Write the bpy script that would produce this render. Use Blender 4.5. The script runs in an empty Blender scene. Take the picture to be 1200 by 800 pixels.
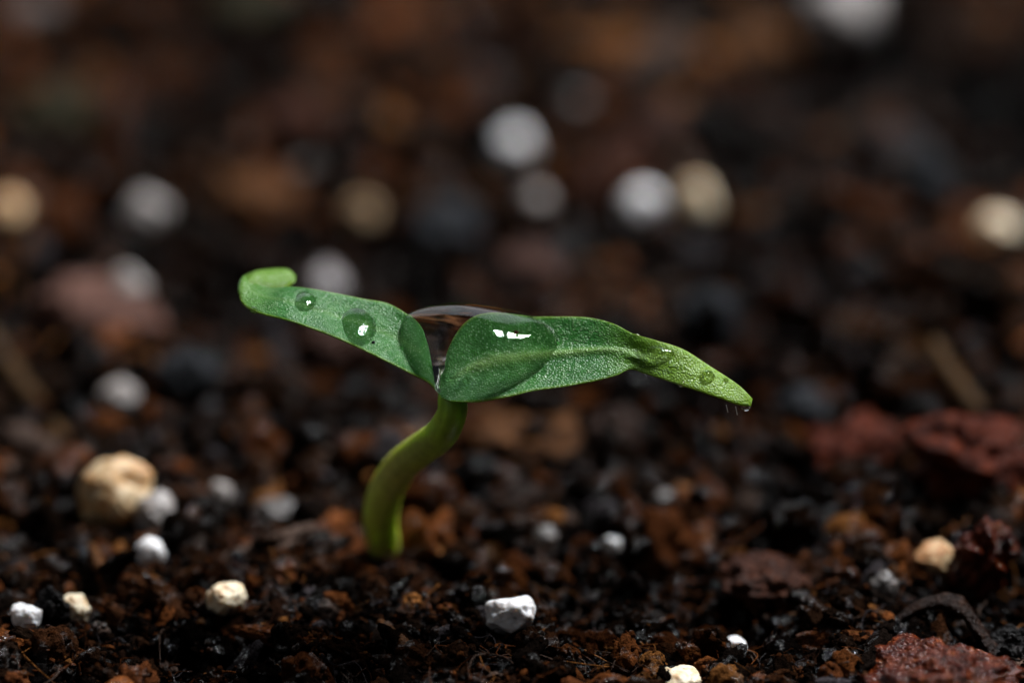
import bpy, math, random
import numpy as np
from mathutils import Vector, Matrix

# ---------------------------------------------------------------- set-up (all lengths below are millimetres)
S = 0.001
sc = bpy.context.scene
COL = sc.collection
rng = np.random.default_rng(11)
random.seed(11)

# ---------------------------------------------------------------- camera
PITCH = math.radians(25.0)
DIST = 236.0                       # mm, pinhole to the plane of sharp focus
PXMM = 24.0                        # photograph pixels per millimetre in that plane
FOC = np.array([0.0, 0.0, 14.35])  # where the optical axis meets the plane of focus
FWD = np.array([0.0, math.cos(PITCH), -math.sin(PITCH)])
UPV = np.array([0.0, math.sin(PITCH), math.cos(PITCH)])
RGT = np.array([1.0, 0.0, 0.0])
CAM = FOC - FWD * DIST
cam_data = bpy.data.cameras.new('camera')
cam = bpy.data.objects.new('camera', cam_data)
COL.objects.link(cam)
cam.location = CAM * S
cam.rotation_euler = (math.pi / 2 - PITCH, 0, 0)
cam_data.sensor_width = 36.0
cam_data.lens = 36.0 * DIST / 50.0
cam_data.clip_start = 0.01
cam_data.clip_end = 5.0
cam_data.dof.use_dof = True
cam_data.dof.focus_distance = DIST * S
cam_data.dof.aperture_fstop = 13.6
sc.camera = cam

# ---------------------------------------------------------------- world, lamp, exposure
w = bpy.data.worlds.new('World'); sc.world = w; w.use_nodes = True
w.node_tree.nodes['Background'].inputs['Color'].default_value = (0.75, 0.85, 1.0, 1)
w.node_tree.nodes['Background'].inputs['Strength'].default_value = 0.008

def led_panel():
    """LED fixture hanging over the pot: six parallel light bars"""
    tgt = Vector((0, 0.012, 0.01))
    z = Vector((0.44, 0.40, 0.84)).normalized()
    x = Vector((1, 0.15, 0)); x = (x - z * x.dot(z)).normalized(); y = z.cross(x)
    c = tgt + z * 0.42
    for k in range(4):
        for r in range(1):
            L = bpy.data.lights.new('led_bar', 'AREA')
            L.shape = 'RECTANGLE'; L.size = 0.010; L.size_y = 0.10
            L.energy = 1.08
            L.color = (0.96, 0.98, 1.0)
            o = bpy.data.objects.new('led_bar', L); COL.objects.link(o)
            p = c + x * ((k - 1.5) * 0.032) + y * (k - 1.5) * 0.006
            o.matrix_world = Matrix(((x.x, y.x, z.x, p.x), (x.y, y.y, z.y, p.y), (x.z, y.z, z.z, p.z), (0, 0, 0, 1)))
    # weak soft light added on the camera's side, to the left, as fill
    L = bpy.data.lights.new('fill_light', 'AREA'); L.shape = 'RECTANGLE'; L.size = 0.6; L.size_y = 0.5; L.energy = 0.35; L.color = (0.97, 0.98, 1.0)
    o = bpy.data.objects.new('fill_light', L); COL.objects.link(o)
    d = Vector((-0.62, -0.5, 0.6)).normalized(); o.location = tgt + d * 0.7
    o.rotation_euler = d.to_track_quat('Z', 'Y').to_euler()
    # dim soft light added far behind, for bright rims and sheen
    L = bpy.data.lights.new('back_light', 'AREA'); L.shape = 'RECTANGLE'; L.size = 0.9; L.size_y = 0.45; L.energy = 1.6; L.color = (0.90, 0.94, 1.0)
    o = bpy.data.objects.new('back_light', L); COL.objects.link(o)
    d = Vector((-0.15, 0.85, 0.46)).normalized(); o.location = tgt + d * 1.0
    o.rotation_euler = d.to_track_quat('Z', 'Y').to_euler()
led_panel()

sc.view_settings.view_transform = 'Standard'
sc.view_settings.look = 'None'
sc.view_settings.exposure = 0.0
sc.view_settings.gamma = 1.0
sc.view_settings.use_curve_mapping = False
sc.render.engine = 'CYCLES'
sc.cycles.max_bounces = 10
sc.cycles.transmission_bounces = 8
sc.cycles.sample_clamp_indirect = 25.0
sc.cycles.blur_glossy = 0.3
sc.cycles.use_denoising = True

# ---------------------------------------------------------------- helpers: pixels of the photograph to places
def P(px, py, d=0.0):
    k = (DIST + d) / DIST
    return CAM + FWD * (DIST + d) + (RGT * ((px - 600) / PXMM) + UPV * ((400 - py) / PXMM)) * k

def project(p):
    v = np.asarray(p) - CAM
    z = v @ FWD
    return 600 + (v @ RGT) / z * DIST * PXMM, 400 - (v @ UPV) / z * DIST * PXMM

def ground(px, py, z=0.0):
    r = P(px, py) - CAM
    return CAM + r * ((z - CAM[2]) / r[2])

def scale_at(p):
    """mm per photograph pixel at a place"""
    return ((np.asarray(p) - CAM) @ FWD) / DIST / PXMM

# ---------------------------------------------------------------- noise in numpy
_perm = np.random.default_rng(5).permutation(4096)
def _h(ix, iy, iz):
    return _perm[(ix * 73 + _perm[(iy * 151 + _perm[iz & 4095]) & 4095]) & 4095] / 4095.0
def vnoise(p, f=1.0, off=0.0):
    q = np.asarray(p, float) * f + off + 1000.0
    i = np.floor(q).astype(int); t = q - i; t = t * t * t * (t * (t * 6 - 15) + 10)
    x, y, z = i[..., 0], i[..., 1], i[..., 2]; a, b, c = t[..., 0], t[..., 1], t[..., 2]
    def L(u, v, k): return u + (v - u) * k
    r = L(L(L(_h(x, y, z), _h(x+1, y, z), a), L(_h(x, y+1, z), _h(x+1, y+1, z), a), b),
          L(L(_h(x, y, z+1), _h(x+1, y, z+1), a), L(_h(x, y+1, z+1), _h(x+1, y+1, z+1), a), b), c)
    return r * 2 - 1
def fbm(p, f, oct=4, off=0.0, gain=0.5):
    r = 0; a = 1.0
    for k in range(oct):
        r = r + a * vnoise(p, f, off + 17.3 * k); a *= gain; f *= 2.03
    return r

# ---------------------------------------------------------------- helpers: objects
def mesh_obj(name, verts, faces, mat, parent=None, loc=(0, 0, 0), smooth=True, colors=None):
    loc = np.asarray(loc, float)
    v = (np.asarray(verts, float) - loc) * S
    me = bpy.data.meshes.new(name)
    if isinstance(faces, np.ndarray):
        nf, k = faces.shape
        me.vertices.add(len(v)); me.vertices.foreach_set('co', v.astype(np.float32).ravel())
        me.loops.add(nf * k); me.loops.foreach_set('vertex_index', faces.astype(np.int32).ravel())
        me.polygons.add(nf); me.polygons.foreach_set('loop_start', np.arange(0, nf * k, k, dtype=np.int32))
        me.update(calc_edges=True)
    else:
        me.from_pydata([tuple(q) for q in v], [], faces)
    me.validate()
    me.polygons.foreach_set('use_smooth', np.full(len(me.polygons), smooth))
    if colors is not None:
        a = me.attributes.new('col', 'FLOAT_COLOR', 'POINT')
        c = np.ones((len(v), 4), np.float32); c[:, :3] = colors
        a.data.foreach_set('color', c.ravel())
    me.materials.append(mat)
    o = bpy.data.objects.new(name, me); COL.objects.link(o)
    if parent is not None:
        o.parent = parent
        o.location = (loc - np.asarray(parent['_base'])) * S
    else:
        o.location = loc * S
    return o

def tag(o, label, cat, group=None):
    o['label'] = label; o['category'] = cat
    if group: o['group'] = group
    return o

def empty(name, loc):
    o = bpy.data.objects.new(name, None); COL.objects.link(o)
    o.location = np.asarray(loc) * S; o['_base'] = [float(x) for x in loc]
    o.empty_display_size = 0.002
    return o

_ico = {}
def ico(n):
    if n in _ico: return _ico[n]
    t = (1 + 5 ** .5) / 2
    v = [(-1,t,0),(1,t,0),(-1,-t,0),(1,-t,0),(0,-1,t),(0,1,t),(0,-1,-t),(0,1,-t),(t,0,-1),(t,0,1),(-t,0,-1),(-t,0,1)]
    f = [(0,11,5),(0,5,1),(0,1,7),(0,7,10),(0,10,11),(1,5,9),(5,11,4),(11,10,2),(10,7,6),(7,1,8),(3,9,4),(3,4,2),(3,2,6),(3,6,8),(3,8,9),(4,9,5),(2,4,11),(6,2,10),(8,6,7),(9,8,1)]
    v = [np.array(a) / np.linalg.norm(a) for a in v]
    for _ in range(n):
        cache = {}; nf = []
        def mid(a, b):
            k = (min(a, b), max(a, b))
            if k not in cache:
                m = v[a] + v[b]; v.append(m / np.linalg.norm(m)); cache[k] = len(v) - 1
            return cache[k]
        for a, b, c in f:
            x, y, z = mid(a, b), mid(b, c), mid(c, a)
            nf += [(a, x, z), (b, y, x), (c, z, y), (x, y, z)]
        f = nf
    _ico[n] = (np.array(v), np.array(f)); return _ico[n]

def rotm(a, b, c):
    return np.array(Matrix.Rotation(a, 3, 'Z') @ Matrix.Rotation(b, 3, 'Y') @ Matrix.Rotation(c, 3, 'X'))

# ---------------------------------------------------------------- materials
class NT:
    def __init__(self, name):
        self.m = bpy.data.materials.new(name); self.m.use_nodes = True
        self.n = self.m.node_tree.nodes; self.l = self.m.node_tree.links
        self.b = self.n['Principled BSDF']; self.out = self.n['Material Output']
        self.tc = self.n.new('ShaderNodeTexCoord').outputs['Object']
    def noise(self, mm, detail=4, rough=0.6, coord=None):
        t = self.n.new('ShaderNodeTexNoise'); t.inputs['Scale'].default_value = 1 / (mm * S)
        t.inputs['Detail'].default_value = detail; t.inputs['Roughness'].default_value = rough
        self.l.new(coord or self.tc, t.inputs['Vector']); return t.outputs['Fac']
    def voro(self, mm, feature='F1', rnd=1.0):
        t = self.n.new('ShaderNodeTexVoronoi'); t.feature = feature; t.inputs['Scale'].default_value = 1 / (mm * S)
        t.inputs['Randomness'].default_value = rnd
        self.l.new(self.tc, t.inputs['Vector']); return t
    def ramp(self, fac, stops, interp='LINEAR'):
        r = self.n.new('ShaderNodeValToRGB'); r.color_ramp.interpolation = interp
        e = r.color_ramp.elements
        while len(e) < len(stops): e.new(0.5)
        for k, (p, c) in enumerate(stops):
            e[k].position = p; e[k].color = (*c, 1) if isinstance(c, tuple) else (c, c, c, 1)
        self.l.new(fac, r.inputs[0]); return r.outputs[0]
    def mix(self, fac, a, b, mode='MIX'):
        x = self.n.new('ShaderNodeMix'); x.data_type = 'RGBA'; x.blend_type = mode
        for k, v in ((0, fac), (6, a), (7, b)):
            if isinstance(v, (int, float)): x.inputs[k].default_value = v
            elif isinstance(v, tuple): x.inputs[k].default_value = (*v, 1)
            else: self.l.new(v, x.inputs[k])
        return x.outputs[2]
    def math(self, op, a, b=0.0):
        x = self.n.new('ShaderNodeMath'); x.operation = op
        for k, v in ((0, a), (1, b)):
            if isinstance(v, (int, float)): x.inputs[k].default_value = v
            else: self.l.new(v, x.inputs[k])
        return x.outputs[0]
    def attr(self, name):
        a = self.n.new('ShaderNodeAttribute'); a.attribute_name = name; return a.outputs['Color']
    def bump(self, h, dist_mm, strength=1.0, normal=None):
        b = self.n.new('ShaderNodeBump'); b.inputs['Distance'].default_value = dist_mm * S
        b.inputs['Strength'].default_value = strength
        self.l.new(h, b.inputs['Height'])
        if normal: self.l.new(normal, b.inputs['Normal'])
        return b.outputs[0]
    def set(self, **kw):
        for k, v in kw.items():
            s = self.b.inputs[k.replace('_', ' ')]
            if isinstance(v, (int, float)): s.default_value = v
            elif isinstance(v, tuple): s.default_value = (*v, 1) if len(v) == 3 and s.type == 'RGBA' else v
            else: self.l.new(v, s)

def soil_mat(name):
    t = NT(name)
    n1 = t.noise(0.3, 6, 0.7)
    v = t.ramp(n1, [(0.3, 0.1), (0.72, 1.25)])
    t.set(Base_Color=t.mix(1.0, t.attr('col'), v, 'MULTIPLY'))
    wet = t.ramp(t.noise(1.1, 4, 0.6), [(0.55, 0.0), (0.62, 1.0)])      # films of water on some of the peat
    t.set(Roughness=t.ramp(wet, [(0.0, 0.75), (1.0, 0.1)]))
    t.l.new(t.ramp(wet, [(0.0, 0.0), (1.0, 0.5)]), t.b.inputs['Specular IOR Level'])
    vv = t.voro(0.15)
    b1 = t.bump(vv.outputs['Distance'], 0.10, 1.0)
    t.set(Normal=t.bump(n1, 0.3, 1.0, b1))
    return t.m
M_SOIL = soil_mat('wet_peat')

def bark_mat(name, a, b, wet=0.25):
    t = NT(name)
    n1 = t.noise(0.6, 6, 0.7)
    c = t.ramp(n1, [(0.32, tuple(x * 0.15 for x in a)), (0.52, tuple(x * 0.7 for x in a)), (0.78, b)])
    t.set(Base_Color=c, Roughness=t.ramp(t.noise(0.4, 4), [(0.3, wet), (0.7, wet + 0.3)]))
    vv = t.voro(0.22)
    b1 = t.bump(vv.outputs['Distance'], 0.1, 1.0)
    t.b.inputs['Specular IOR Level'].default_value = 0.08
    t.set(Normal=t.bump(n1, 0.3, 0.8, b1))
    return t.m

def perlite_mat(name, a, b, f=0.5):
    """a: clean colour, b: stain colour, f: how much of it is stained"""
    t = NT(name)
    n1 = t.noise(1.1, 4, 0.6)
    c = t.ramp(n1, [(f - 0.12, b), (f + 0.12, a)])
    dirt = t.ramp(t.noise(0.7, 5, 0.65), [(0.56, 0.0), (0.68, 0.85)])
    c = t.mix(dirt, c, (0.09, 0.045, 0.022))
    pit = t.voro(0.3)
    c2 = t.mix(0.15, c, t.ramp(pit.outputs['Distance'], [(0.0, 0.55), (0.5, 1.0)]), 'MULTIPLY')
    t.set(Base_Color=c2, Roughness=0.55)
    t.b.inputs['Subsurface Weight'].default_value = 0.7
    t.b.inputs['Subsurface Radius'].default_value = (0.4 * S, 0.35 * S, 0.3 * S)
    t.b.inputs['Subsurface Scale'].default_value = 1.0
    t.set(Normal=t.bump(pit.outputs['Distance'], 0.06, 0.6, t.bump(t.noise(0.4, 5), 0.06, 0.6)))
    return t.m
W1 = perlite_mat('perlite_white', (0.72, 0.71, 0.72), (0.55, 0.5, 0.46), 0.36)
W2 = perlite_mat('perlite_cream', (0.72, 0.62, 0.45), (0.55, 0.3, 0.11), 0.42)
W3 = perlite_mat('perlite_tan', (0.62, 0.44, 0.24), (0.42, 0.17, 0.05), 0.48)
W4 = perlite_mat('perlite_grey', (0.34, 0.315, 0.305), (0.2, 0.155, 0.13), 0.45)
W7 = perlite_mat('perlite_cream_orange', (0.66, 0.52, 0.33), (0.55, 0.27, 0.08), 0.5)
W8 = perlite_mat('perlite_dusty', (0.2, 0.18, 0.185), (0.11, 0.085, 0.075), 0.45)
W6 = perlite_mat('perlite_brown', (0.36, 0.26, 0.15), (0.24, 0.11, 0.04), 0.46)
W5 = perlite_mat('perlite_dull', (0.10, 0.09, 0.088), (0.05, 0.038, 0.03), 0.45)
B_RED = bark_mat('bark_red_brown', (0.085, 0.012, 0.003), (0.24, 0.045, 0.010), 0.3)
def wet_bark_mat():
    t = NT('wet_red_bark')
    n1 = t.noise(0.7, 5, 0.65)
    c = t.ramp(n1, [(0.33, (0.012, 0.003, 0.002)), (0.55, (0.075, 0.012, 0.003)), (0.75, (0.2, 0.045, 0.009))])
    t.set(Base_Color=c, Roughness=0.09)
    t.b.inputs['Specular IOR Level'].default_value = 0.14
    vv = t.voro(0.2)
    inv = t.math('SUBTRACT', 1.0, vv.outputs['Distance'])
    t.set(Normal=t.bump(inv, 0.12, 1.0, t.bump(t.noise(0.25, 4), 0.1, 1.0)))
    return t.m
B_WET = wet_bark_mat()
B_RUST = bark_mat('bark_rust', (0.05, 0.013, 0.005), (0.12, 0.038, 0.016), 0.3)
B_ROSE = bark_mat('bark_rose', (0.16, 0.075, 0.055), (0.3, 0.16, 0.125), 0.3)
B_PINK = bark_mat('bark_pink_brown', (0.07, 0.03, 0.021), (0.15, 0.075, 0.055), 0.3)
B_ORA = bark_mat('bark_orange_brown', (0.11, 0.04, 0.01), (0.24, 0.10, 0.03), 0.3)
B_DARK = bark_mat('bark_dark_brown', (0.022, 0.009, 0.005), (0.065, 0.027, 0.013), 0.2)
B_SLATE = bark_mat('stone_slate_grey', (0.022, 0.024, 0.028), (0.06, 0.063, 0.075), 0.3)
B_BLACK = bark_mat('peat_black', (0.007, 0.006, 0.006), (0.025, 0.02, 0.02), 0.15)
B_STRAW = bark_mat('straw_tan', (0.09, 0.045, 0.015), (0.16, 0.085, 0.033), 0.35)
B_OLIVE = bark_mat('bark_olive', (0.03, 0.025, 0.01), (0.07, 0.06, 0.028), 0.4)

def water_mat():
    t = NT('water')
    t.set(Base_Color=(1.0, 1.0, 1.0), Roughness=0.0, IOR=1.333)
    t.b.inputs['Transmission Weight'].default_value = 1.0
    return t.m
M_WATER = water_mat()

def leaf_mat():
    t = NT('cotyledon_green')
    sep = t.n.new('ShaderNodeSeparateColor'); t.l.new(t.attr('col'), sep.inputs[0])   # R: yellow-green tip, rim and underside
    n1 = t.noise(1.2, 4, 0.6)
    g = t.ramp(n1, [(0.3, (0.022, 0.125, 0.022)), (0.7, (0.050, 0.205, 0.038))])
    c = t.mix(sep.outputs[0], g, (0.26, 0.42, 0.035))
    c = t.mix(sep.outputs[1], c, (0.20, 0.36, 0.09))      # G: paler midrib
    cells = t.voro(0.1)
    # mealy pale dots over the cells, more of them in some patches
    dot = t.ramp(cells.outputs['Distance'], [(0.16, 1.0), (0.5, 0.0)])
    rnd = t.n.new('ShaderNodeSeparateColor'); t.l.new(cells.outputs['Color'], rnd.inputs[0])
    many = t.math('ADD', rnd.outputs[0], t.math('MULTIPLY', t.math('SUBTRACT', t.noise(0.8, 3), 0.5), 1.6))
    mask = t.math('MULTIPLY', dot, t.ramp(many, [(0.5, 0.0), (0.9, 1.0)]))
    c = t.mix(t.math('MULTIPLY', mask, 0.8), c, (0.40, 0.60, 0.30))
    t.set(Base_Color=c, Roughness=t.ramp(t.noise(0.4, 4), [(0.3, 0.24), (0.7, 0.38)]))
    t.b.inputs['Specular IOR Level'].default_value = 0.26
    t.l.new(t.ramp(t.noise(2.2, 3), [(0.48, 0.0), (0.62, 0.12)]), t.b.inputs['Sheen Weight'])
    t.b.inputs['Sheen Tint'].default_value = (0.75, 0.95, 1.0, 1)
    t.b.inputs['Sheen Roughness'].default_value = 0.35
    inv = t.math('SUBTRACT', 1.0, cells.outputs['Distance'])
    t.set(Normal=t.bump(inv, 0.038, 1.0, t.bump(t.noise(1.3, 2), 0.16, 0.8)))
    tr = t.n.new('ShaderNodeBsdfTranslucent')
    t.l.new(t.mix(sep.outputs[0], (0.10, 0.30, 0.02), (0.45, 0.6, 0.05)), tr.inputs['Color'])
    mx = t.n.new('ShaderNodeMixShader'); mx.inputs[0].default_value = 0.3
    t.l.new(t.b.outputs[0], mx.inputs[1]); t.l.new(tr.outputs[0], mx.inputs[2])
    t.l.new(mx.outputs[0], t.out.inputs['Surface'])
    return t.m
M_LEAF = leaf_mat()

def stem_mat():
    t = NT('stem_green')
    c0 = t.attr('col')
    c = t.mix(0.6, c0, t.ramp(t.noise(0.8, 4), [(0.3, 0.6), (0.7, 1.25)]), 'MULTIPLY')
    t.set(Base_Color=c, Roughness=0.42)
    t.b.inputs['Subsurface Weight'].default_value = 0.9
    t.b.inputs['Subsurface Radius'].default_value = (1.2 * S, 1.4 * S, 0.3 * S)
    t.b.inputs['Subsurface Scale'].default_value = 1.0
    t.set(Normal=t.bump(t.noise(0.25, 4), 0.05, 0.8))
    return t.m
M_STEM = stem_mat()

# ---------------------------------------------------------------- soil bed
_hollows = [  # photograph pixel, radius mm, depth mm: the dark hollows between clods
    (560, 640, 3.2, 1.5), (690, 690, 3.6, 1.7), (860, 700, 3.8, 1.9), (310, 560, 2.6, 1.2), (500, 300, 7, 2.2), (300, 310, 6, 2.0),
    (620, 590, 2.4, 1.0), (930, 560, 4.5, 1.8), (1120, 740, 2.6, 1.4), (830, 280, 6, 1.6), (80, 470, 4.5, 1.6), (960, 380, 6, 1.8), (380, 430, 5, 1.6), (1000, 90, 9, 2.2), (250, 760, 2.6, 0.8)]
_hc = [(ground(a, b), r, d) for a, b, r, d in _hollows]
def height(x, y):
    x = np.asarray(x, float); y = np.asarray(y, float)
    p = np.stack([x, y, np.zeros_like(x)], -1)
    wp = p + 0.9 * np.stack([fbm(p, 0.35, 2, 3), fbm(p, 0.35, 2, 9), np.zeros_like(x)], -1)
    h = 0.75 * fbm(wp, 0.11, 3, 1.0) + 0.95 * (0.5 - np.abs(fbm(wp, 0.24, 3, 5.0))) + 0.16 * fbm(p, 1.1, 3, 8.0)
    for c, r, d in _hc:
        h = h - d * np.exp(-(((x - c[0]) / r) ** 2 + ((y - c[1]) / (r * 1.3)) ** 2))
    b = ground(452, 655)
    k = np.exp(-(((x - b[0]) ** 2 + (y - b[1]) ** 2) / 5.0))
    h = h * (1 - k) + 0.05 * k
    return h
def H1(x, y): return float(height(np.array([x]), np.array([y]))[0])

def place(px, py, lift):
    """where on the soil a thing stands whose middle is seen at that pixel"""
    z = 0.0
    for _ in range(5):
        g = ground(px, py, z); z = H1(g[0], g[1]) + lift
    return ground(px, py, z)

_gap_shade = [(ground(a, b), r) for a, b, r in ((300, 320, 7), (490, 290, 7), (370, 440, 6), (980, 390, 8), (850, 270, 6), (1010, 80, 10), (880, 720, 4.5), (690, 690, 4),
          (560, 640, 3.5), (90, 470, 4), (940, 590, 5), (1120, 740, 3), (230, 90, 8), (800, 470, 6), (1190, 130, 9), (250, 740, 3))]  # centres and radii of the shade painted over soil gaps
def peat_tone_and_shade(x, y):
    """random peat tones, with the shade of dark gaps painted in as colour"""
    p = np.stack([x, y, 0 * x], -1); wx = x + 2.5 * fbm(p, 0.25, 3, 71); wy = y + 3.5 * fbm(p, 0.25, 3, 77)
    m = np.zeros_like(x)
    for c, r in _gap_shade:
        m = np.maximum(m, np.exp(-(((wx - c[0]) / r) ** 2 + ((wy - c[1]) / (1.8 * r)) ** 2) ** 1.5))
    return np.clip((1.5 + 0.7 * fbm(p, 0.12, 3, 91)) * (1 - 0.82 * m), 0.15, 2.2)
PAL = np.array([(0.005, 0.0033, 0.0026), (0.010, 0.0056, 0.0036), (0.020, 0.0092, 0.005), (0.042, 0.0165, 0.0075), (0.08, 0.026, 0.0095),
                (0.13, 0.042, 0.013), (0.19, 0.075, 0.022), (0.05, 0.043, 0.046), (0.10, 0.066, 0.052)])
PRB = np.array([0.25, 0.21, 0.16, 0.13, 0.105, 0.065, 0.04, 0.02, 0.02])

def build_soil():
    xs = np.arange(-62, 62.01, 0.36); ys = np.concatenate([np.arange(-34, -10, 0.5), np.arange(-10, 16, 0.24), np.arange(16, 150, 0.6)])
    X, Y = np.meshgrid(xs, ys)
    Z = height(X, Y)
    V = np.stack([X, Y, Z], -1).reshape(-1, 3)
    nx, ny = len(xs), len(ys)
    i = np.arange(nx * ny).reshape(ny, nx)
    F = np.stack([i[:-1, :-1], i[:-1, 1:], i[1:, 1:], i[1:, :-1]], -1).reshape(-1, 4)
    n = fbm(V * [1, 1, 0], 0.4, 4, 30)
    k = np.clip((n + 0.1) / 0.9, 0, 1)[:, None]
    c = np.array([0.004, 0.0032, 0.003]) * (1 - k) + np.array([0.03, 0.012, 0.006]) * k
    c = c * peat_tone_and_shade(V[:, 0], V[:, 1])[:, None]
    o = mesh_obj('soil', V, F, M_SOIL, colors=c)
    o['kind'] = 'structure'; o['label'] = 'dark wet peat soil bed around the seedling'
    return o
build_soil()

# ---------------------------------------------------------------- loose things on the soil
KEEP = []     # (x, y, r) footprints that crumbs keep clear of

def lump(name, px, py, wpx, hpx, mat, label, cat, seed, rough=0.22, f=1.3, n=4, lift=0.5, turn=0.0, deep=1.0, flat=0.0, ridged=0.0, group=None, grain=0.0):
    """an uneven lump wpx by hpx photograph pixels; turn: lean in the picture plane, deep: depth as a share of width"""
    p0 = ground(px, py); s = scale_at(p0)
    rx, rz = wpx * s / 2, hpx * s / 2
    p = place(px, py, rz * lift)
    v, fc = ico(n)
    d = fbm(v * f, 1.0, 4, seed * 7.7)
    q = v * (1 + rough * d)[:, None]
    if ridged: q = q * (1 + ridged * np.abs(vnoise(v * [2, 2, 7], 1.2, seed)))[:, None]
    if flat:                                          # flatten a few random facets
        rs = np.random.default_rng(seed)
        for _ in range(9):
            a = rs.normal(size=3); a /= np.linalg.norm(a); h = 1 - flat * rs.uniform(0.5, 1.2)
            e = q @ a - h
            q = q - np.outer(np.clip(e, 0, None) * 0.9, a)
    q = q * np.array([rx, rx * deep, rz])
    q = q @ rotm(0, turn, 0).T
    # fine crusty relief in real size
    q = q + v * (0.10 * min(rx, rz) * fbm(q + p, 1.6 / min(rx, rz), 3, seed))[:, None]
    if grain: q = q + v * (grain * np.abs(fbm(q + p, 2.6, 2, seed + 3)) + 0.4 * grain * fbm(q + p, 7, 2, seed + 5))[:, None]
    o = mesh_obj(name, q + p, fc, mat, loc=p)
    tag(o, label, cat, group)
    KEEP.append((p[0], p[1], rx, rz, p[2]))
    return o

G_P = 'perlite grains scattered over the soil'
def perlite(px, py, w_, h_, mat, label, seed, **k):
    k.setdefault('rough', 0.14); k.setdefault('flat', 0.1); k.setdefault('n', 3 if py < 480 else 4)
    return lump('perlite_grain', px, py, w_, h_, mat, label, 'perlite', seed, group=G_P, **k)

perlite(990, 14, 96, 84, W4, 'big pale grey perlite grain at the top edge, right of centre', 1)
perlite(600, 175, 50, 50, W1, 'bright white perlite grain above the water-filled leaf joint', 2, lift=0.9)
perlite(630, 238, 36, 34, W4, 'greyish grain just below the bright white one above the joint', 3, lift=0.9)
perlite(751, 241, 52, 48, W1, 'white perlite grain touching a cream one, above the right leaf', 4, lift=0.8)
perlite(815, 240, 46, 58, W2, 'cream perlite grain touching the white one above the right leaf', 5, lift=0.8)
perlite(1169, 274, 52, 54, W2, 'cream perlite grain at the right edge, above mid height', 6, lift=0.8)
perlite(168, 250, 54, 48, W4, 'pale grey perlite grain up to the left of the curled leaf tip', 7)
perlite(423, 251, 42, 44, W6, 'tan perlite grain straight above the left leaf', 8)
perlite(8, 252, 52, 50, W3, 'orange tan perlite grain cut by the left edge', 9)
perlite(355, 203, 36, 34, W5, 'dull grey grain above the curled leaf tip', 10)
perlite(678, 124, 34, 32, W5, 'dim grey grain up to the right of the bright white one', 12)
perlite(34, 8, 60, 40, W5, 'dim grey grain in the top left corner', 13)
perlite(141, 466, 50, 40, W4, 'pale grey perlite grain below the pinkish bark lump', 14, lift=1.0)
perlite(136, 584, 88, 100, W7, 'largest cream perlite lump, left of the stem', 15, rough=0.13, f=1.0, deep=0.9, flat=0.0)
perlite(182, 602, 50, 50, W4, 'pale grain leaning on the largest cream lump', 16)
perlite(177, 649, 37, 37, W1, 'round white perlite ball below the largest cream lump', 17, rough=0.07, flat=0.05)
perlite(258, 578, 26, 30, W4, 'small whitish grain between the cream lump and the stem', 18)
perlite(265, 701, 46, 34, W2, 'flattish cream grain with a tan top, below left of the stem', 19, lift=0.8)
perlite(597, 722, 60, 52, W1, 'angular white perlite grain in front, right of the stem', 20, flat=0.34, lift=0.9)
perlite(719, 640, 26, 26, W1, 'small bright white bead of perlite under the right leaf', 21, lift=0.8)
perlite(1103, 656, 60, 50, W3, 'blocky tan perlite grain beside red bark on the right', 22, flat=0.4, lift=0.8)
perlite(861, 759, 28, 30, W1, 'small grey perlite grain near the bottom edge, right of centre', 23)
perlite(795, 800, 60, 34, W2, 'cream perlite grain cut by the bottom edge', 24)
perlite(33, 722, 42, 32, W1, 'white perlite chip on the left of the black clod', 25, flat=0.3, turn=0.4)
perlite(85, 716, 46, 42, W2, 'cream perlite chip on the right of the black clod', 26, flat=0.3, lift=0.7)
perlite(1035, 686, 34, 32, W5, 'dull grey grain left below the blocky tan one', 27)
perlite(778, 588, 30, 28, W5, 'dim pinkish grey grain under the middle of the right leaf', 28)
perlite(325, 600, 52, 34, W5, 'dim grey grain left of the stem foot', 29)
perlite(150, 340, 46, 46, W4, 'glinting grey grain on top of the pinkish bark lump', 30, lift=1.6)
perlite(378, 336, 60, 44, W8, 'dim grey grain peeping over the left leaf beside the curl', 31)
perlite(640, 628, 28, 24, W5, 'dim olive grey grain between stem and small bright bead', 32)

lump('black_clod', 62, 712, 34, 46, B_BLACK, 'black soil clod between the white and cream chips', 'clod', 40, rough=0.3, f=2)
lump('bark_lump', 108, 368, 138, 88, B_ROSE, 'pinkish brown bark lump left of the curled leaf tip', 'bark', 41, turn=0.3, lift=0.4)
lump('bark_lump', 295, 236, 110, 54, B_ORA, 'orange brown bark piece up left of the curled tip', 'bark', 42, turn=-0.1)
lump('bark_lump', 345, 145, 84, 54, B_RUST, 'small reddish bark piece near the top, left of centre', 'bark', 43)
lump('bark_lump', 772, 150, 74, 62, B_PINK, 'pinkish bark lump above the touching white and cream grains', 'bark', 44)
lump('bark_lump', 708, 205, 110, 44, B_RUST, 'reddish bark strip between the two brightest white grains', 'bark', 45, turn=-0.7)
lump('bark_lump', 885, 58, 92, 70, B_ORA, 'rust orange bark lump near the top, right of centre', 'bark', 46)
lump('bark_lump', 1130, 540, 130, 88, B_RED, 'big dark red bark clump at the right edge', 'bark', 47, turn=0.15, rough=0.4, f=1.9, grain=0.25)
lump('bark_lump', 1000, 527, 104, 58, B_RED, 'dark red bark clump right of the leaf tip', 'bark', 48, turn=-0.1, rough=0.4, f=1.9, grain=0.25)
lump('bark_lump', 615, 514, 130, 26, B_ORA, 'low orange brown bark strip right behind the stem top', 'bark', 49, turn=-0.05, rough=0.45, f=2.2, grain=0.3)
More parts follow.
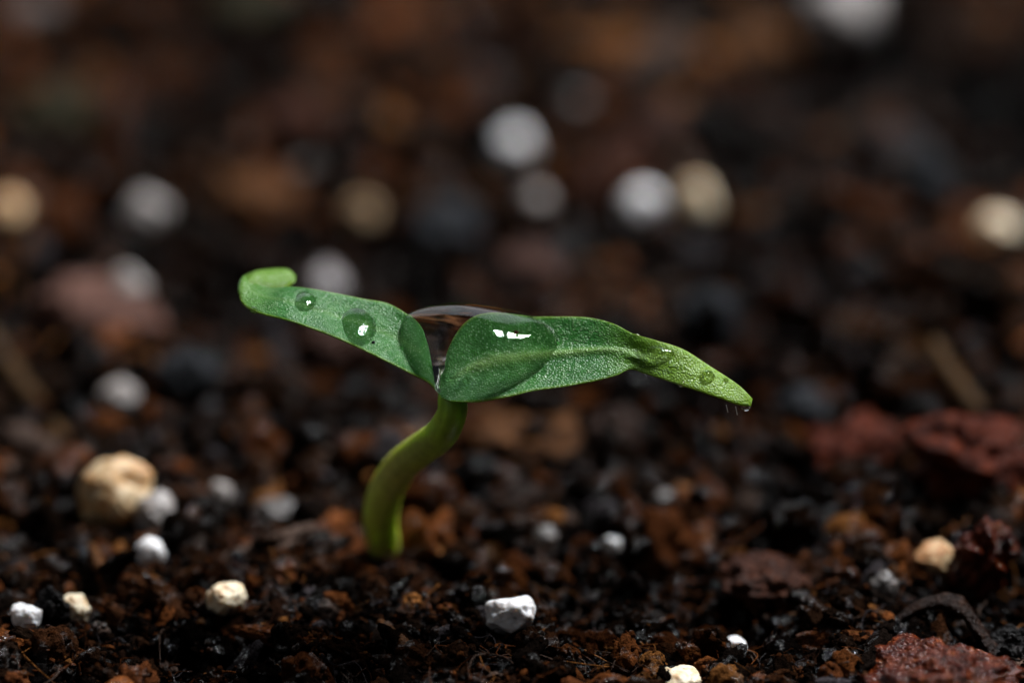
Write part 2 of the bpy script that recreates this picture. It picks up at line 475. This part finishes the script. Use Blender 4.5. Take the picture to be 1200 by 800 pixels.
lump('bark_lump', 905, 686, 96, 34, B_RUST, 'reddish bark strip low down, right of centre', 'bark', 50, turn=0.2, rough=0.4, f=1.9, grain=0.25)
lump('bark_lump', 1152, 655, 62, 78, B_WET, 'wet red bark clump right of the blocky tan grain', 'bark', 51, rough=0.32, f=2.0, n=5, grain=0.08)
lump('bark_lump', 1104, 798, 160, 56, B_WET, 'wet grainy red bark piece in the bottom right corner', 'bark', 52, rough=0.3, f=2.0, n=6, lift=0.6, grain=0.1)
lump('black_clod', 1186, 765, 60, 60, B_BLACK, 'glittering black clod in the bottom right corner', 'clod', 53, rough=0.3, f=2, n=5)
lump('bark_lump', 605, 585, 60, 40, B_DARK, 'dark brown bark lump right of the stem', 'bark', 54)
lump('bark_lump', 400, 405, 80, 70, B_PINK, 'dim pinkish bark lump below the left leaf', 'bark', 55)
lump('bark_lump', 620, 320, 84, 60, B_PINK, 'dim brown bark lump over the water drop', 'bark', 56)
lump('slate_stone', 1092, 222, 60, 120, B_SLATE, 'bluish grey oblong stone left of the right edge cream grain', 'stone', 57, turn=-0.45, lift=0.35)
lump('slate_stone', 828, 378, 70, 90, B_SLATE, 'bluish grey stone right above the right leaf end', 'stone', 58, lift=0.4)
lump('slate_stone', 222, 440, 66, 60, B_SLATE, 'dark slate stone below the curled leaf tip', 'stone', 59)
lump('slate_stone', 522, 268, 84, 56, B_SLATE, 'dark slate stone above the middle of the seedling', 'stone', 60)
lump('bark_lump', 60, 135, 90, 60, B_OLIVE, 'olive brown bark lump near the left edge at the top', 'bark', 61)
lump('bark_lump', 298, 6, 110, 46, B_OLIVE, 'olive bark lump cut by the top edge', 'bark', 62)
lump('slate_stone', 940, 478, 70, 54, B_SLATE, 'grey lump behind the tip of the right leaf', 'stone', 63)
lump('bark_lump', 720, 510, 80, 56, B_DARK, 'dim brown bark lump below the pinched right leaf', 'bark', 64)

def rod(name, pts, rad, mat, label, cat, seed, sides=9):
    """a bent tapering fibre, twig or bark curl through points in mm"""
    pts = np.array(pts, float); n = 40
    C = crom(pts, n)
    V, F = tube(C, np.interp(np.linspace(0, 1, n), np.linspace(0, 1, len(rad)), rad), sides, seed, 0.18)
    o = mesh_obj(name, V, F, mat, loc=C[0]); tag(o, label, cat); return o

def crom(pts, n):
    """Catmull-Rom through rows of pts, n samples"""
    pts = np.asarray(pts, float); m = len(pts)
    t = np.linspace(0, m - 1, n); i = np.clip(np.floor(t).astype(int), 0, m - 2); u = (t - i)[:, None]
    g = lambda k: pts[np.clip(k, 0, m - 1)]
    a, b, c, d = g(i - 1), g(i), g(i + 1), g(i + 2)
    a = np.where((i == 0)[:, None], 2 * b - c, a); d = np.where((i + 2 > m - 1)[:, None], 2 * c - b, d)
    return 0.5 * (2 * b + (c - a) * u + (2 * a - 5 * b + 4 * c - d) * u ** 2 + (3 * b - a - 3 * c + d) * u ** 3)

def tube(C, R, sides, seed=0, wob=0.0):
    n = len(C); T = np.gradient(C, axis=0); T /= np.linalg.norm(T, axis=1)[:, None]
    u = np.cross(T[0], [0.3, 0.5, 0.81]); u /= np.linalg.norm(u)
    V = []
    a = np.linspace(0, 2 * np.pi, sides, endpoint=False)
    for k in range(n):
        u = u - T[k] * (u @ T[k]); u /= np.linalg.norm(u); v = np.cross(T[k], u)
        ring = C[k] + R[k] * (np.cos(a)[:, None] * u + np.sin(a)[:, None] * v)
        V.append(ring)
    V = np.concatenate(V)
    if wob:
        c = np.repeat(C, sides, 0); V = c + (V - c) * (1 + wob * fbm(V, 2.0, 3, seed))[:, None]
    F = []
    for k in range(n - 1):
        for j in range(sides):
            F.append((k * sides + j, k * sides + (j + 1) % sides, (k + 1) * sides + (j + 1) % sides, (k + 1) * sides + j))
    F.append(tuple(range(sides - 1, -1, -1))); F.append(tuple((n - 1) * sides + j for j in range(sides)))
    return V, F

def onsoil(px, py, lift): return place(px, py, lift)
rod('straw_stalk', [onsoil(1093, 402, 2.6), onsoil(1112, 436, 1.7), onsoil(1145, 482, 0.5)], [0.42, 0.5, 0.5], B_STRAW,
    'thin tan straw stalk poking up right of the leaf tip', 'straw', 70)
rod('root_fibre', [onsoil(-14, 395, 1.2), onsoil(22, 448, 1.2), onsoil(50, 484, 0.9), onsoil(78, 520, 0.3)], [0.55, 0.6, 0.6, 0.5], B_STRAW,
    'curved tan root fibre at the left edge', 'root', 71)
rod('bark_sliver', [onsoil(445, 728, 0.6), onsoil(468, 752, 0.7), onsoil(497, 772, 0.5)], [0.2, 0.42, 0.15], B_ORA,
    'orange brown bark sliver at the bottom, below the stem', 'bark', 72)
rod('bark_sliver', [onsoil(405, 778, 0.3), onsoil(450, 772, 0.5), onsoil(500, 777, 0.3)], [0.16, 0.3, 0.14], B_DARK,
    'dark bark sliver lying along the bottom edge, left of centre', 'bark', 73)
rod('bark_sliver', [onsoil(126, 690, 0.5), onsoil(118, 668, 0.9), onsoil(106, 640, 1.1)], [0.3, 0.4, 0.25], B_ORA,
    'orange brown bark sliver just left of the white ball', 'bark', 74)

def bark_curl():
    """dark curled flake of bark standing as an arch over a hollow"""
    n, m = 40, 10
    prof = crom(np.array([P(1030, 748, 3.5), P(1060, 722, 3.4), P(1102, 706, 3.0), P(1128, 720, 2.4), P(1150, 752, 1.6), P(1168, 782, 1.0)]), n)
    back = np.array([0.5, 1.5, -0.55])
    V = []
    for i in range(n):
        for j in range(m):
            V.append(prof[i] + back * (j / (m - 1)) + np.array([0, 0, 0.5]) * math.sin(math.pi * j / (m - 1)))
    V = np.array(V); V = V + 0.13 * np.stack([fbm(V, 1.3, 3, 81), fbm(V, 1.3, 3, 82), fbm(V, 1.3, 3, 83)], -1)
    Vb = V - np.array([0.03, -0.08, 0.3])
    A = np.concatenate([V, Vb]); N = n * m; F = []
    for i in range(n - 1):
        for j in range(m - 1):
            a, b, c, d = i * m + j, i * m + j + 1, (i + 1) * m + j + 1, (i + 1) * m + j
            F += [(a, d, c, b), (N + a, N + b, N + c, N + d)]
    for i in range(n - 1):
        for j in (0, m - 1):
            a, d = i * m + j, (i + 1) * m + j
            F.append((a, N + a, N + d, d) if j == 0 else (a, d, N + d, N + a))
    for j in range(m - 1):
        for i in (0, n - 1):
            a, b = i * m + j, i * m + j + 1
            F.append((a, b, N + b, N + a) if i == 0 else (a, N + a, N + b, b))
    o = mesh_obj('bark_flake', A, F, B_DARK, loc=prof[0])
    tag(o, 'dark curled bark flake arching over a hollow at the lower right', 'bark')
bark_curl()

# ---------------------------------------------------------------- soil crumbs
def build_crumbs():
    V, F, Cc = [], [], []
    nv = 0
    variants = {}
    for lev in (1, 2, 3):
        v, f = ico(lev); lst = []
        for k in range(10):
            q = v * (1 + 0.36 * fbm(v * 1.3, 1.0, 3, 100 + k * 9.1 + lev) + (0.16 * np.abs(fbm(v, 4.5, 2, 60 + k * 3.3)) if lev > 1 else 0))[:, None]
            lst.append((q, f))
        variants[lev] = lst
    K = np.array(KEEP)
    def scatter(n, x0, x1, y0, y1, smin, smax, lev, pw=2.2, sink=0.25):
        nonlocal nv
        x = rng.uniform(x0, x1, n); y = rng.uniform(y0, y1, n)
        s = smin + (smax - smin) * rng.uniform(0, 1, n) ** pw
        z = height(x, y)
        tone = peat_tone_and_shade(x, y)
        cl = fbm(np.stack([x, y, 0 * x], -1), 0.22, 3, 44)
        for i in range(n):
            if len(K):
                dx = np.abs(K[:, 0] - x[i]); dy = K[:, 1] - y[i]
                if np.any((dx < K[:, 2] * 0.95 + s[i] * 0.5) & (dy > -K[:, 3]) & (dy < K[:, 3] * 0.75 + s[i] * 1.3)): continue
            b = math.hypot(x[i] - SB[0], (y[i] - SB[1]) )
            if b < 0.75 + s[i] * 0.6: continue
            if abs(x[i] - SB[0]) < 0.9 + s[i] * 0.5 and 0 < SB[1] - y[i] < 1.0 + s[i] * 2.2 and s[i] > 0.2: continue
            q, f = variants[lev][rng.integers(10)]
            st = rng.uniform(0.55, 1.25, 3); st[2] *= 0.8
            if rng.random() < 0.22: st = np.array([rng.uniform(1.5, 2.8), 0.55, 0.45])
            R = rotm(rng.uniform(0, 6.28), rng.normal(0, 0.5), rng.normal(0, 0.5))
            vv = (q * st * s[i]) @ R.T + np.array([x[i], y[i], z[i] + s[i] * sink])
            pr = PRB * (1 + np.clip(cl[i], -0.8, 1.5) * np.array([-1, -0.7, -0.2, 0.5, 0.9, 1.0, 1.0, 0, 0])); pr = np.clip(pr, 0.002, None); pr /= pr.sum()
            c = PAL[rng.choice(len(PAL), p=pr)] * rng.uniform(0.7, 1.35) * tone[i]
            V.append(vv); F.append(f + nv); Cc.append(np.broadcast_to(c, vv.shape)); nv += len(vv)
    scatter(520, -27, 27, -9.5, 5, 0.35, 1.15, 3, 1.8)      # sharp foreground
    big = [(v, c) for v, c in zip(V, Cc)]
    scatter(6500, -28, 28, -9.5, 8, 0.07, 0.34, 1, 1.7, 0.5)
    # fine grains stuck on the bigger foreground crumbs
    for v, c in big:
        for k in rng.integers(0, len(v), 12):
            if v[k, 2] < v[:, 2].mean(): continue
            q, f = variants[1][rng.integers(10)]
            g = (q * rng.uniform(0.06, 0.2)) @ rotm(*rng.uniform(0, 6, 3)).T + v[k]
            cc = c[0] * 0.5 + 0.5 * PAL[rng.choice(len(PAL), p=PRB / PRB.sum())]
            V.append(g); F.append(f + nv); Cc.append(np.broadcast_to(cc, g.shape)); nv += len(g)
    scatter(1000, -30, 30, 5, 30, 0.4, 1.5, 2, 2.0)
    scatter(4000, -32, 32, 7, 40, 0.15, 0.7, 1, 1.5, 0.5)
    scatter(900, -45, 45, 30, 115, 0.6, 2.4, 2, 2.0)
    scatter(4200, -45, 45, 40, 115, 0.4, 1.3, 1, 1.5, 0.4)
    scatter(500, -58, 58, -32, -9.5, 0.3, 1.4, 1, 2.0)
    o = mesh_obj('soil_crumbs', np.concatenate(V), np.concatenate(F), M_SOIL, colors=np.concatenate(Cc))
    o['kind'] = 'stuff'; o['label'] = 'loose dark and reddish wet peat crumbs covering the soil'; o['category'] = 'soil crumbs'
SB = ground(452, 655)
build_crumbs()

def build_fibres():
    V, F, Cc = [], [], []; nv = 0
    for k in range(720):
        if k < 420: x, y = rng.uniform(-26, 26), rng.uniform(-9, 8)
        else: x, y = rng.uniform(-40, 40), rng.uniform(8, 90)
        a = rng.uniform(0, 6.28); L = rng.uniform(0.8, 3.2); r = rng.uniform(0.025, 0.075) * (1 if k < 420 else 1.7)
        pts = []
        for j in range(4):
            u = j / 3 * L; aa = a + rng.normal(0, 0.35)
            xx, yy = x + math.cos(aa) * u, y + math.sin(aa) * u
            pts.append((xx, yy, H1(xx, yy) + rng.uniform(0.2, 0.75)))
        C = crom(pts, 9)
        v, f = tube(C, np.linspace(r, r * 0.5, 9), 5)
        f = np.array([q for q in f if len(q) == 4])
        c = PAL[rng.integers(3, 9)] * rng.uniform(0.6, 1.6)
        V.append(v); F.append(f + nv); nv += len(v); Cc.append(np.broadcast_to(c, v.shape))
    o = mesh_obj('peat_fibres', np.concatenate(V), np.concatenate(F), M_SOIL, colors=np.concatenate(Cc))
    o['kind'] = 'stuff'; o['label'] = 'fine brown peat fibres lying among the crumbs'; o['category'] = 'fibres'
build_fibres()

# ---------------------------------------------------------------- the seedling
base = place(453, 658, 0.0)
plant = empty('seedling', base)
tag(plant, 'small green seedling with two wet narrow seed leaves on a bent stem', 'seedling')

def build_stem():
    st = [  # px, py, depth, radius mm
        (527, 452, 0.9, 0.62), (530, 468, 0.9, 0.76), (529, 486, 1.1, 0.80), (517, 508, 2.2, 0.86), (494, 526, 4.0, 0.88), (470, 546, 6.0, 0.92),
        (453, 574, 7.6, 0.96), (446, 606, 9.3, 0.96), (449, 636, 10.8, 0.90), (454, 660, 12.0, 0.80), (457, 690, 13.0, 0.6)]
    a = np.array([np.append(P(x, y, d), r) for x, y, d, r in st])
    n = 90; C = crom(a, n)
    V, F = tube(C[:, :3], C[:, 3] * 0.94, 28, 3, 0.02)
    t = np.repeat(np.linspace(0, 1, n), 28)[:, None]
    k = np.array([0, .25, .5, .72, .86, .93, 1.0])
    cs = np.array([(0.18, 0.42, 0.035), (0.36, 0.50, 0.055), (0.50, 0.50, 0.12), (0.50, 0.60, 0.07), (0.46, 0.44, 0.09), (0.55, 0.38, 0.2), (0.35, 0.22, 0.1)])
    c = np.stack([np.interp(t[:, 0], k, cs[:, j]) for j in range(3)], -1)
    ang = np.tile(np.arange(28), n)
    c = c * (1 + 0.22 * vnoise(np.stack([ang * 0.7, 0 * ang, t[:, 0] * 5], -1), 1.0, 4))[:, None]      # faint lengthwise streaks
    mesh_obj('stem', V, F, M_STEM, parent=plant, loc=base, colors=c)
build_stem()

def cotyledon(stn, label, n, m, camber, vein, rib, tipcol):
    """stn: rows near edge (px, py, depth), far edge (px, py, depth), trough depth mm; returns grid of the top side"""
    a = np.array([np.concatenate([P(*r[0:3]), P(*r[3:6]), [r[6], r[7]]]) for r in stn])
    A = crom(a, n)
    near, far, cup, th = A[:, 0:3], A[:, 3:6], A[:, 6], A[:, 7]
    s = (1 - np.cos(np.linspace(0, np.pi, m))) / 2
    G = near[:, None, :] * (1 - s)[None, :, None] + far[:, None, :] * s[None, :, None]
    du = np.gradient(G, axis=0); dv = np.gradient(G, axis=1)
    N = np.cross(dv, du); N /= np.linalg.norm(N, axis=2)[..., None] + 1e-12
    if camber < 0: N = -N
    prof = 4 * s * (1 - s)
    T = np.linspace(0, 1, n)
    off = -cup[:, None] * prof[None, :]
    off = off + rib(T[:, None], s[None, :])
    off = off + 0.035 * fbm(G, 1.1, 3, 12.0) * (prof ** 0.5)[None, :]
    top = G + N * off[..., None]
    tp = (prof ** 0.5)[None, :] * th[:, None]
    tp = tp * (0.25 + 0.75 * np.clip(np.minimum(T / 0.03, (1 - T) / 0.025), 0, 1) ** 0.5)[:, None]
    up = top + N * (0.35 * tp)[..., None]
    bot = top - N * (0.65 * tp)[..., None]
    V = np.concatenate([up.reshape(-1, 3), bot.reshape(-1, 3)])
    i = np.arange(n * m).reshape(n, m)
    q = np.stack([i[:-1, :-1], i[:-1, 1:], i[1:, 1:], i[1:, :-1]], -1).reshape(-1, 4)
    F = [q, q[:, ::-1] + n * m]
    for row in (i[0], i[-1][::-1]):
        F.append(np.stack([row[1:], row[:-1], row[:-1] + n * m, row[1:] + n * m], -1))
    e = 1 - prof[None, :] ** 0.5 + 0 * T[:, None]
    yc = np.clip(tipcol(T)[:, None] + np.where(e > 0.6, (e - 0.6) * 2.2, 0), 0, 1)
    mr = np.exp(-((s[None, :] - 0.5) / 0.05) ** 2) * np.clip((T - 0.08) * 8, 0, 1)[:, None] * np.clip((0.78 - T) * 6, 0, 1)[:, None] * vein
    cu = np.stack([yc, mr, 0 * yc], -1).reshape(-1, 3); cb = np.clip(cu + np.array([0.12, 0, 0]), 0, 1)
    o = mesh_obj('cotyledon', V, np.concatenate(F), M_LEAF, parent=plant, loc=base, colors=np.concatenate([cu, cb]))
    o['label'] = label
    NU = np.cross(np.gradient(up, axis=1), np.gradient(up, axis=0)); NU /= np.linalg.norm(NU, axis=2)[..., None] + 1e-12
    if camber < 0: NU = -NU
    return up, NU

LEFT = [
    (514, 458, -0.1, 511, 446, 0.4, 0.00, 0.3),
    (508, 452, -0.6, 504, 404, 0.8, 0.10, 0.4),
    (497, 445, -0.8, 490, 379, 1.1, 0.18, 0.45),
    (470, 432, -0.8, 458, 357, 1.9, 0.20, 0.5),
    (430, 412, -0.7, 425, 350, 2.0, 0.18, 0.5),
    (390, 394, -0.6, 390, 343, 2.0, 0.14, 0.5),
    (352, 380, -0.4, 362, 338, 2.1, 0.10, 0.46),
    (325, 372, 0.0, 340, 336, 2.4, 0.04, 0.46),
    (302, 366, 0.6, 316, 337, 3.2, -0.04, 0.44),
    (286, 357, 1.3, 297, 331, 3.8, -0.08, 0.44),
    (281, 346, 2.0, 288, 323, 4.2, -0.08, 0.42),
    (289, 340, 2.9, 297, 320, 5.0, 0.10, 0.46),
    (310, 340, 3.4, 316, 319, 5.6, 0.20, 0.48),
    (332, 338, 3.8, 336, 319, 5.8, 0.20, 0.48),
    (346, 330, 4.4, 347, 325, 5.2, 0.04, 0.40)]
RIGHT = [
    (517, 466, -0.3, 519, 455, 0.4, 0.00, 0.3),
    (528, 470, -0.8, 524, 430, 0.7, 0.10, 0.45),
    (556, 471, -1.0, 536, 398, 1.1, 0.30, 0.55),
    (590, 466, -1.0, 564, 377, 1.5, 0.42, 0.6),
    (625, 458, -0.9, 610, 372, 1.7, 0.42, 0.5),
    (660, 453, -0.8, 649, 371, 1.6, 0.36, 0.5),
    (695, 447, -0.6, 688, 372, 1.4, 0.28, 0.5),
    (722, 440, -0.3, 718, 379, 1.0, 0.22, 0.46),
    (739, 433, 0.1, 742, 391, 0.6, 0.16, 0.42),
    (757, 438, 0.1, 766, 398, 0.6, 0.12, 0.42),
    (800, 452, -0.3, 800, 409, 0.6, 0.08, 0.42),
    (840, 465, -0.4, 832, 429, 0.5, 0.05, 0.40),
    (866, 474, -0.2, 864, 450, 0.3, 0.02, 0.36),
    (880, 476, 0.0, 882, 467, 0.2, 0.0, 0.3)]
def rib_l(T, s): return -0.05 * np.exp(-((s - 0.5) / 0.1) ** 2) * np.clip(T * 6, 0, 1) * np.clip((0.55 - T) * 6, 0, 1)
def rib_r(T, s):
    r = 0.10 * np.exp(-((s - 0.5) / 0.06) ** 2) * np.clip((T - 0.1) * 8, 0, 1) * np.clip((0.62 - T) * 6, 0, 1)
    r = r + 0.11 * np.exp(-((s - 0.36 + 0.4 * (T - 0.63)) / 0.09) ** 2) * np.exp(-((T - 0.64) / 0.06) ** 2)
    r = r - 0.05 * np.exp(-((s - 0.62) / 0.14) ** 2) * np.exp(-((T - 0.65) / 0.07) ** 2)
    return r
L_TOP, L_N = cotyledon(LEFT, 'left seed leaf with its tip curled back over', 300, 70, 1, 0.25, rib_l, lambda T: np.clip((T - 0.5) * 1.6, 0, 0.36))
R_TOP, R_N = cotyledon(RIGHT, 'right seed leaf pinched in the middle and drooping to its point', 340, 80, -1, 0.85, rib_r, lambda T: np.clip((T - 0.48) * 2.4, 0, 0.75))

def hairs():
    for px, py, L in ((851, 474, 9), (862, 476, 10)):
        C = crom([P(px, py, 0.1), P(px + 1, py + L * 0.5, 0.15), P(px + 2, py + L, 0.2)], 8)
        V, F = tube(C, np.full(8, 0.018), 5)
        mesh_obj('leaf_hair', V, F, W1, parent=plant, loc=base)
hairs()

# ---------------------------------------------------------------- water
def main_drop():
    out = np.array([(469, 400), (469, 384), (478, 368), (498, 359.5), (522, 355.5), (548, 355), (575, 358.5), (603, 364), (632, 371.5), (656, 381), (668, 394),
                    (667, 412), (652, 432), (626, 448), (600, 459), (572, 467), (545, 470), (524, 468), (512, 459), (500, 448), (483, 439), (472, 424)], float)
    cx, cy = 588, 403
    n, m = 220, 60
    ring = crom(np.vstack([out, out[:1]]), n + 1)[:-1]
    def mid_depth(x, y): return -0.1 + (430 - y) * 0.02 + 0.3 * np.log1p(np.exp((x - 545) / PXMM))
    V = []; F = []
    ths = np.linspace(0, np.pi, 2 * m + 1)         # 0 front pole, pi back pole
    for k, th in enumerate(ths):
        r = math.sin(th); c = math.cos(th)
        x = cx + (ring[:, 0] - cx) * r; y = cy + (ring[:, 1] - cy) * r
        d0 = mid_depth(x, y)
        if c >= 0: d = d0 - 2.0 * c ** 1.4
        else: d = d0 + (-c) ** 1.2 * (0.35 + 1.0 * np.exp(-((x - 533) / 45) ** 2))
        if 0 < k < 2 * m:
            V += [P(a, b, e) for a, b, e in zip(x, y, d)]
        else:
            V.append(P(cx, cy, float(np.atleast_1d(d)[0])))
    N = len(V)
    for j in range(n): F.append((0, 1 + j, 1 + (j + 1) % n))
    for k in range(2 * m - 2):
        a = 1 + k * n; b = a + n
        for j in range(n): F.append((a + j, b + j, b + (j + 1) % n, a + (j + 1) % n))
    a = 1 + (2 * m - 2) * n
    for j in range(n): F.append((a + (j + 1) % n, a + j, N - 1))
    o = mesh_obj('water_drop', V, F, M_WATER, loc=P(540, 455, 0.5))
    fix_normals(o)
    tag(o, 'large clear water drop filling the joint between both seed leaves', 'water drop')

def fix_normals(o):
    import bmesh
    bm = bmesh.new(); bm.from_mesh(o.data); bmesh.ops.recalc_face_normals(bm, faces=bm.faces); bm.to_mesh(o.data); bm.free()

def leaf_at(TOP, NN, px, py):
    u, v = project(TOP.reshape(-1, 3)); k = int(np.argmin((u - px) ** 2 + (v - py) ** 2))
    return TOP.reshape(-1, 3)[k], NN.reshape(-1, 3)[k]

def bead(TOP, NN, px, py, wpx, hpx, label, high=0.27, group='small water beads on the seed leaves', depth=None):
    """a low cap of water clinging to the leaf; wpx, hpx: how wide and tall it is seen"""
    p, n = leaf_at(TOP, NN, px, py)
    n = n if n @ FWD < 0 else -n
    ex = RGT - n * (RGT @ n); ex /= np.linalg.norm(ex); ey = np.cross(n, ex)
    fore = max(0.35, abs(ey @ UPV))
    rx = wpx / PXMM / 2; ry = hpx / PXMM / 2 / fore
    v, f = ico(4)
    q = v.copy(); hz = high * min(rx, ry)
    q = np.stack([v[:, 0] * rx, v[:, 1] * ry, np.where(v[:, 2] > 0, np.abs(v[:, 2]) ** 1.8 * hz, v[:, 2] * 0.12)], -1)
    a = np.arctan2(v[:, 1], v[:, 0]); q[:, :2] *= (1 + 0.05 * np.sin(2 * a + px) + 0.035 * np.sin(3 * a + py))[:, None]
    # let the rim follow the curved leaf
    W = p + q[:, :1] * ex + q[:, 1:2] * ey
    flat = TOP.reshape(-1, 3)
    near = flat[np.linalg.norm(flat - p, axis=1) < 2.2 * max(rx, ry)]
    if len(near) > 12:
        D = near - p; A = np.stack([D @ ex, D @ ey], -1); hN = D @ n
        M = np.stack([A[:, 0], A[:, 1], A[:, 0] ** 2, A[:, 0] * A[:, 1], A[:, 1] ** 2], -1)
        cf = np.linalg.lstsq(M, hN, rcond=None)[0]
        x, y = q[:, 0], q[:, 1]
        lift = cf[0] * x + cf[1] * y + cf[2] * x * x + cf[3] * x * y + cf[4] * y * y
    else: lift = 0
    W = W + (q[:, 2] + lift)[:, None] * n
    o = mesh_obj('water_bead', W, f, M_WATER, loc=p)
    fix_normals(o)
    return tag(o, label, 'water bead', group)

main_drop()
bead(L_TOP, L_N, 357, 353, 27, 24, 'small water bead on the left leaf next to the curl', 0.4)
bead(L_TOP, L_N, 419, 384, 43, 38, 'larger oval water bead in the middle of the left leaf')
bead(L_TOP, L_N, 298, 363, 10, 8, 'tiny water bead at the turn of the curled leaf tip')
bead(R_TOP, R_N, 768, 416, 46, 22, 'flat water film in the fold of the pinched right leaf', 0.6)
bead(R_TOP, R_N, 829, 441, 19, 16, 'round water bead near the drooping right leaf point', 0.62)
bead(R_TOP, R_N, 851, 445, 7, 6, 'tiny water bead closest to the right leaf point', 0.7)
bead(R_TOP, R_N, 798, 450, 10, 8, 'tiny water bead on the lower edge of the right leaf')
bead(R_TOP, R_N, 744, 394, 12, 6, 'thin water bead on the upper edge of the right leaf pinch')

def drip():
    p = P(874, 476, 0.05); v, f = ico(3)
    q = v * np.array([0.22, 0.2, 0.17]); q[:, 2] -= 0.05
    o = mesh_obj('water_bead', q + p, f, M_WATER, loc=p)
    tag(o, 'water bead hanging under the very point of the right leaf', 'water bead', 'small water beads on the seed leaves')
drip()

def speck(TOP, NN, px, py, r, mat, label, cat, out=0.0):
    p, n = leaf_at(TOP, NN, px, py); n = n if n @ FWD < 0 else -n
    v, f = ico(2); q = v * (1 + 0.3 * fbm(v * 1.5, 1, 3, px))[:, None] * r * np.array([1, 0.8, 0.9])
    o = mesh_obj('soil_speck', q + p + n * (r * 0.5 + out), f, mat, loc=p); tag(o, label, cat)
speck(L_TOP, L_N, 438, 402, 0.08, B_BLACK, 'tiny black soil speck on the left leaf by the oval bead', 'speck')
speck(R_TOP, R_N, 601, 397, 0.1, B_ORA, 'tiny orange speck on the right leaf inside the big drop', 'speck')

for o in COL.objects:
    if '_base' in o.keys(): del o['_base']
